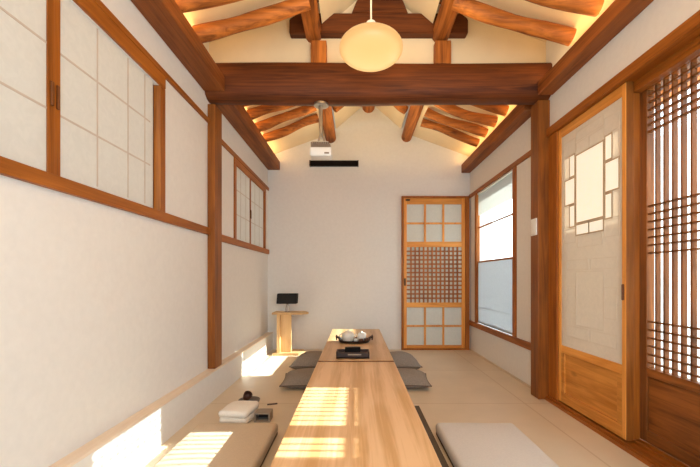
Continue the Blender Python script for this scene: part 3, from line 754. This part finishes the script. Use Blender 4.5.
pb = put('body', MB().box(-.358, -.190, 2.94, 3.06, 1.885, 1.956, .010, 3), M['white_plastic'], pj, smooth=True)
v = MB()
for i in range(9):
    v.box(-.35 + i * .0165, -.341 + i * .0165, 2.945, 3.05, 1.956, 1.995)
sub('vent_grille', v.box(-.352, -.200, 2.955, 3.045, 1.956, 1.985), M['grey_plastic'], pb, label='grey ribbed top vents')
sub('badge', MB().box(-.245, -.210, 2.938, 2.941, 1.902, 1.914), M['grey_plastic'], pb, label='small grey plate on the white case')
sub('lens', MB().tube([(-.24, 3.055, 1.92), (-.24, 3.075, 1.92)], .025, 18), M['black'], pb, smooth=True)
ba = thing('mounted_screen_case', (-.285, 4.96, 2.40), 'slim black screen case fixed high on the back wall under the gable', 'screen case')
put('case', MB().box(-.598, .028, 4.93, 5.0, 2.403, 2.466, .004), M['black'], ba)
for s, x in ((0, -.60), (1, .025)):
    put('end_cap', MB().box(x - .005, x + .008, 4.926, 4.999, 2.399, 2.470, .003), M['iron'], ba)

pl = thing('pendant_lamp', (.095, 2.35, 2.22), 'glowing flattened globe pendant lamp hanging in front of the cross beam', 'pendant lamp')
cx, cy, cz = .093, 2.35, 2.358
pr = []
for i in range(25):
    a = -PI / 2 + PI * i / 24
    pr.append((max(1e-6 if 0 < i < 24 else 0, .197 * math.cos(a)), .098 * math.sin(a)))
put('globe_shade', MB().lathe(pr, (cx, cy, cz), 48), M['lamp'], pl, smooth=True)
put('cap', MB().lathe([(.034, .092), (.034, .150), (.027, .163), (.008, .167)], (cx, cy, cz), 20), M['white_plastic'], pl, smooth=True)
put('cord', MB().tube([(cx, cy, cz + .16), (cx, cy, 3.08)], .0055, 8), M['cord'], pl, smooth=True)
put('ceiling_rose', MB().lathe([(.012, -.05), (.028, -.04), (.028, -.012)], (cx, cy, 3.125), 20), M['white_plastic'], pl, smooth=True)

sw = thing('light_switch', (1.405, 3.02, 1.3), 'small white switch plate on the room side of the right post', 'switch')
put('plate', MB().box(1.400, 1.410, 2.955, 3.045, 1.275, 1.408, .003), M['white_plastic'], sw)
put('rocker', MB().box(1.397, 1.400, 2.98, 3.02, 1.315, 1.365, .001), M['white_plastic'], sw)

# ------------------------------------------------------------------ light
def area(name, loc, dirv, sx, sy, power, col):
    l = bpy.data.lights.new(name, 'AREA'); l.shape = 'RECTANGLE'; l.size = sx; l.size_y = sy; l.energy = power; l.color = srgb(col)[:3]
    o = bpy.data.objects.new(name, l); COL.objects.link(o); o.location = loc
    o.rotation_euler = Vector(dirv).to_track_quat('-Z', 'Y').to_euler()
    return o
WARM = 'ffc27c'
for y0, y1 in ((-1.2, 2.86), (3.16, 4.95)):
    L_ = y1 - y0; ym = (y0 + y1) / 2
    area('cove_strip_lamp', (-1.06, ym, 2.485), (.5, 0, 1), L_, .06, 1.5 * L_, WARM)
    area('cove_strip_lamp', (1.425, ym, 2.445), (-.5, 0, 1), L_, .06, 1.5 * L_, WARM)
    area('ceiling_wash_lamp', (RX, ym - (0 if y0 < 0 else .25), 2.25), (0, 0, 1), 1.2, L_ - .6, (7.0 if y0 < 0 else 5.5) * L_, 'ffd9a6')  # upward fill added below the ceiling, no fixture there
area('room_lamp', (.15, -1.1, 1.4), (0, 1, 0), 2.3, 2.2, 40, 'e6efff')  # soft fill added behind the camera
area('door_light_lamp', (1.38, -.5, 1.25), (-1, .75, 0), 1.2, 1.5, 22, 'd8e6ff')  # cool side fill added behind the camera, no door there
sun = bpy.data.lights.new('sun', 'SUN'); sun.energy = 15; sun.angle = math.radians(.5); sun.color = srgb('fff8f0')[:3]
so = bpy.data.objects.new('sun', sun); COL.objects.link(so); so.location = (6, 2, 5)
so.rotation_euler = Vector((-1, .012, -.61)).to_track_quat('-Z', 'Y').to_euler()

wd = bpy.data.worlds.new('sky'); C.world = wd; wd.use_nodes = True
nt = wd.node_tree; bg = nt.nodes['Background']
tc = nt.nodes.new('ShaderNodeTexCoord'); sx = nt.nodes.new('ShaderNodeSeparateXYZ'); nt.links.new(tc.outputs['Generated'], sx.inputs[0])
rp = ramp(nt, [(0, srgb('f0f0f0')), (.5, srgb('e9f0fb'))]); nt.links.new(sx.outputs['Z'], rp.inputs[0]); nt.links.new(rp.outputs[0], bg.inputs[0])
bg.inputs[1].default_value = 5.0

# ------------------------------------------------------------------ camera and view
cd = bpy.data.cameras.new('camera'); cam = bpy.data.objects.new('camera', cd); COL.objects.link(cam)
cam.location = (0, 0, H); cam.rotation_euler = (PI / 2, 0, 0)
cd.sensor_fit = 'HORIZONTAL'; cd.sensor_width = 36; cd.lens = F / 700 * 36
cd.shift_x = -(VX - 350) / 700; cd.shift_y = (VY - 233.5) / 700
cd.clip_start = .02
C.camera = cam
C.view_settings.view_transform = 'Standard'
C.view_settings.look = 'None'
C.view_settings.exposure = .31
C.view_settings.use_white_balance = True
C.view_settings.white_balance_temperature = 5850
C.view_settings.white_balance_tint = -8
for o in bpy.data.objects:
    if 'at' in o: del o['at']
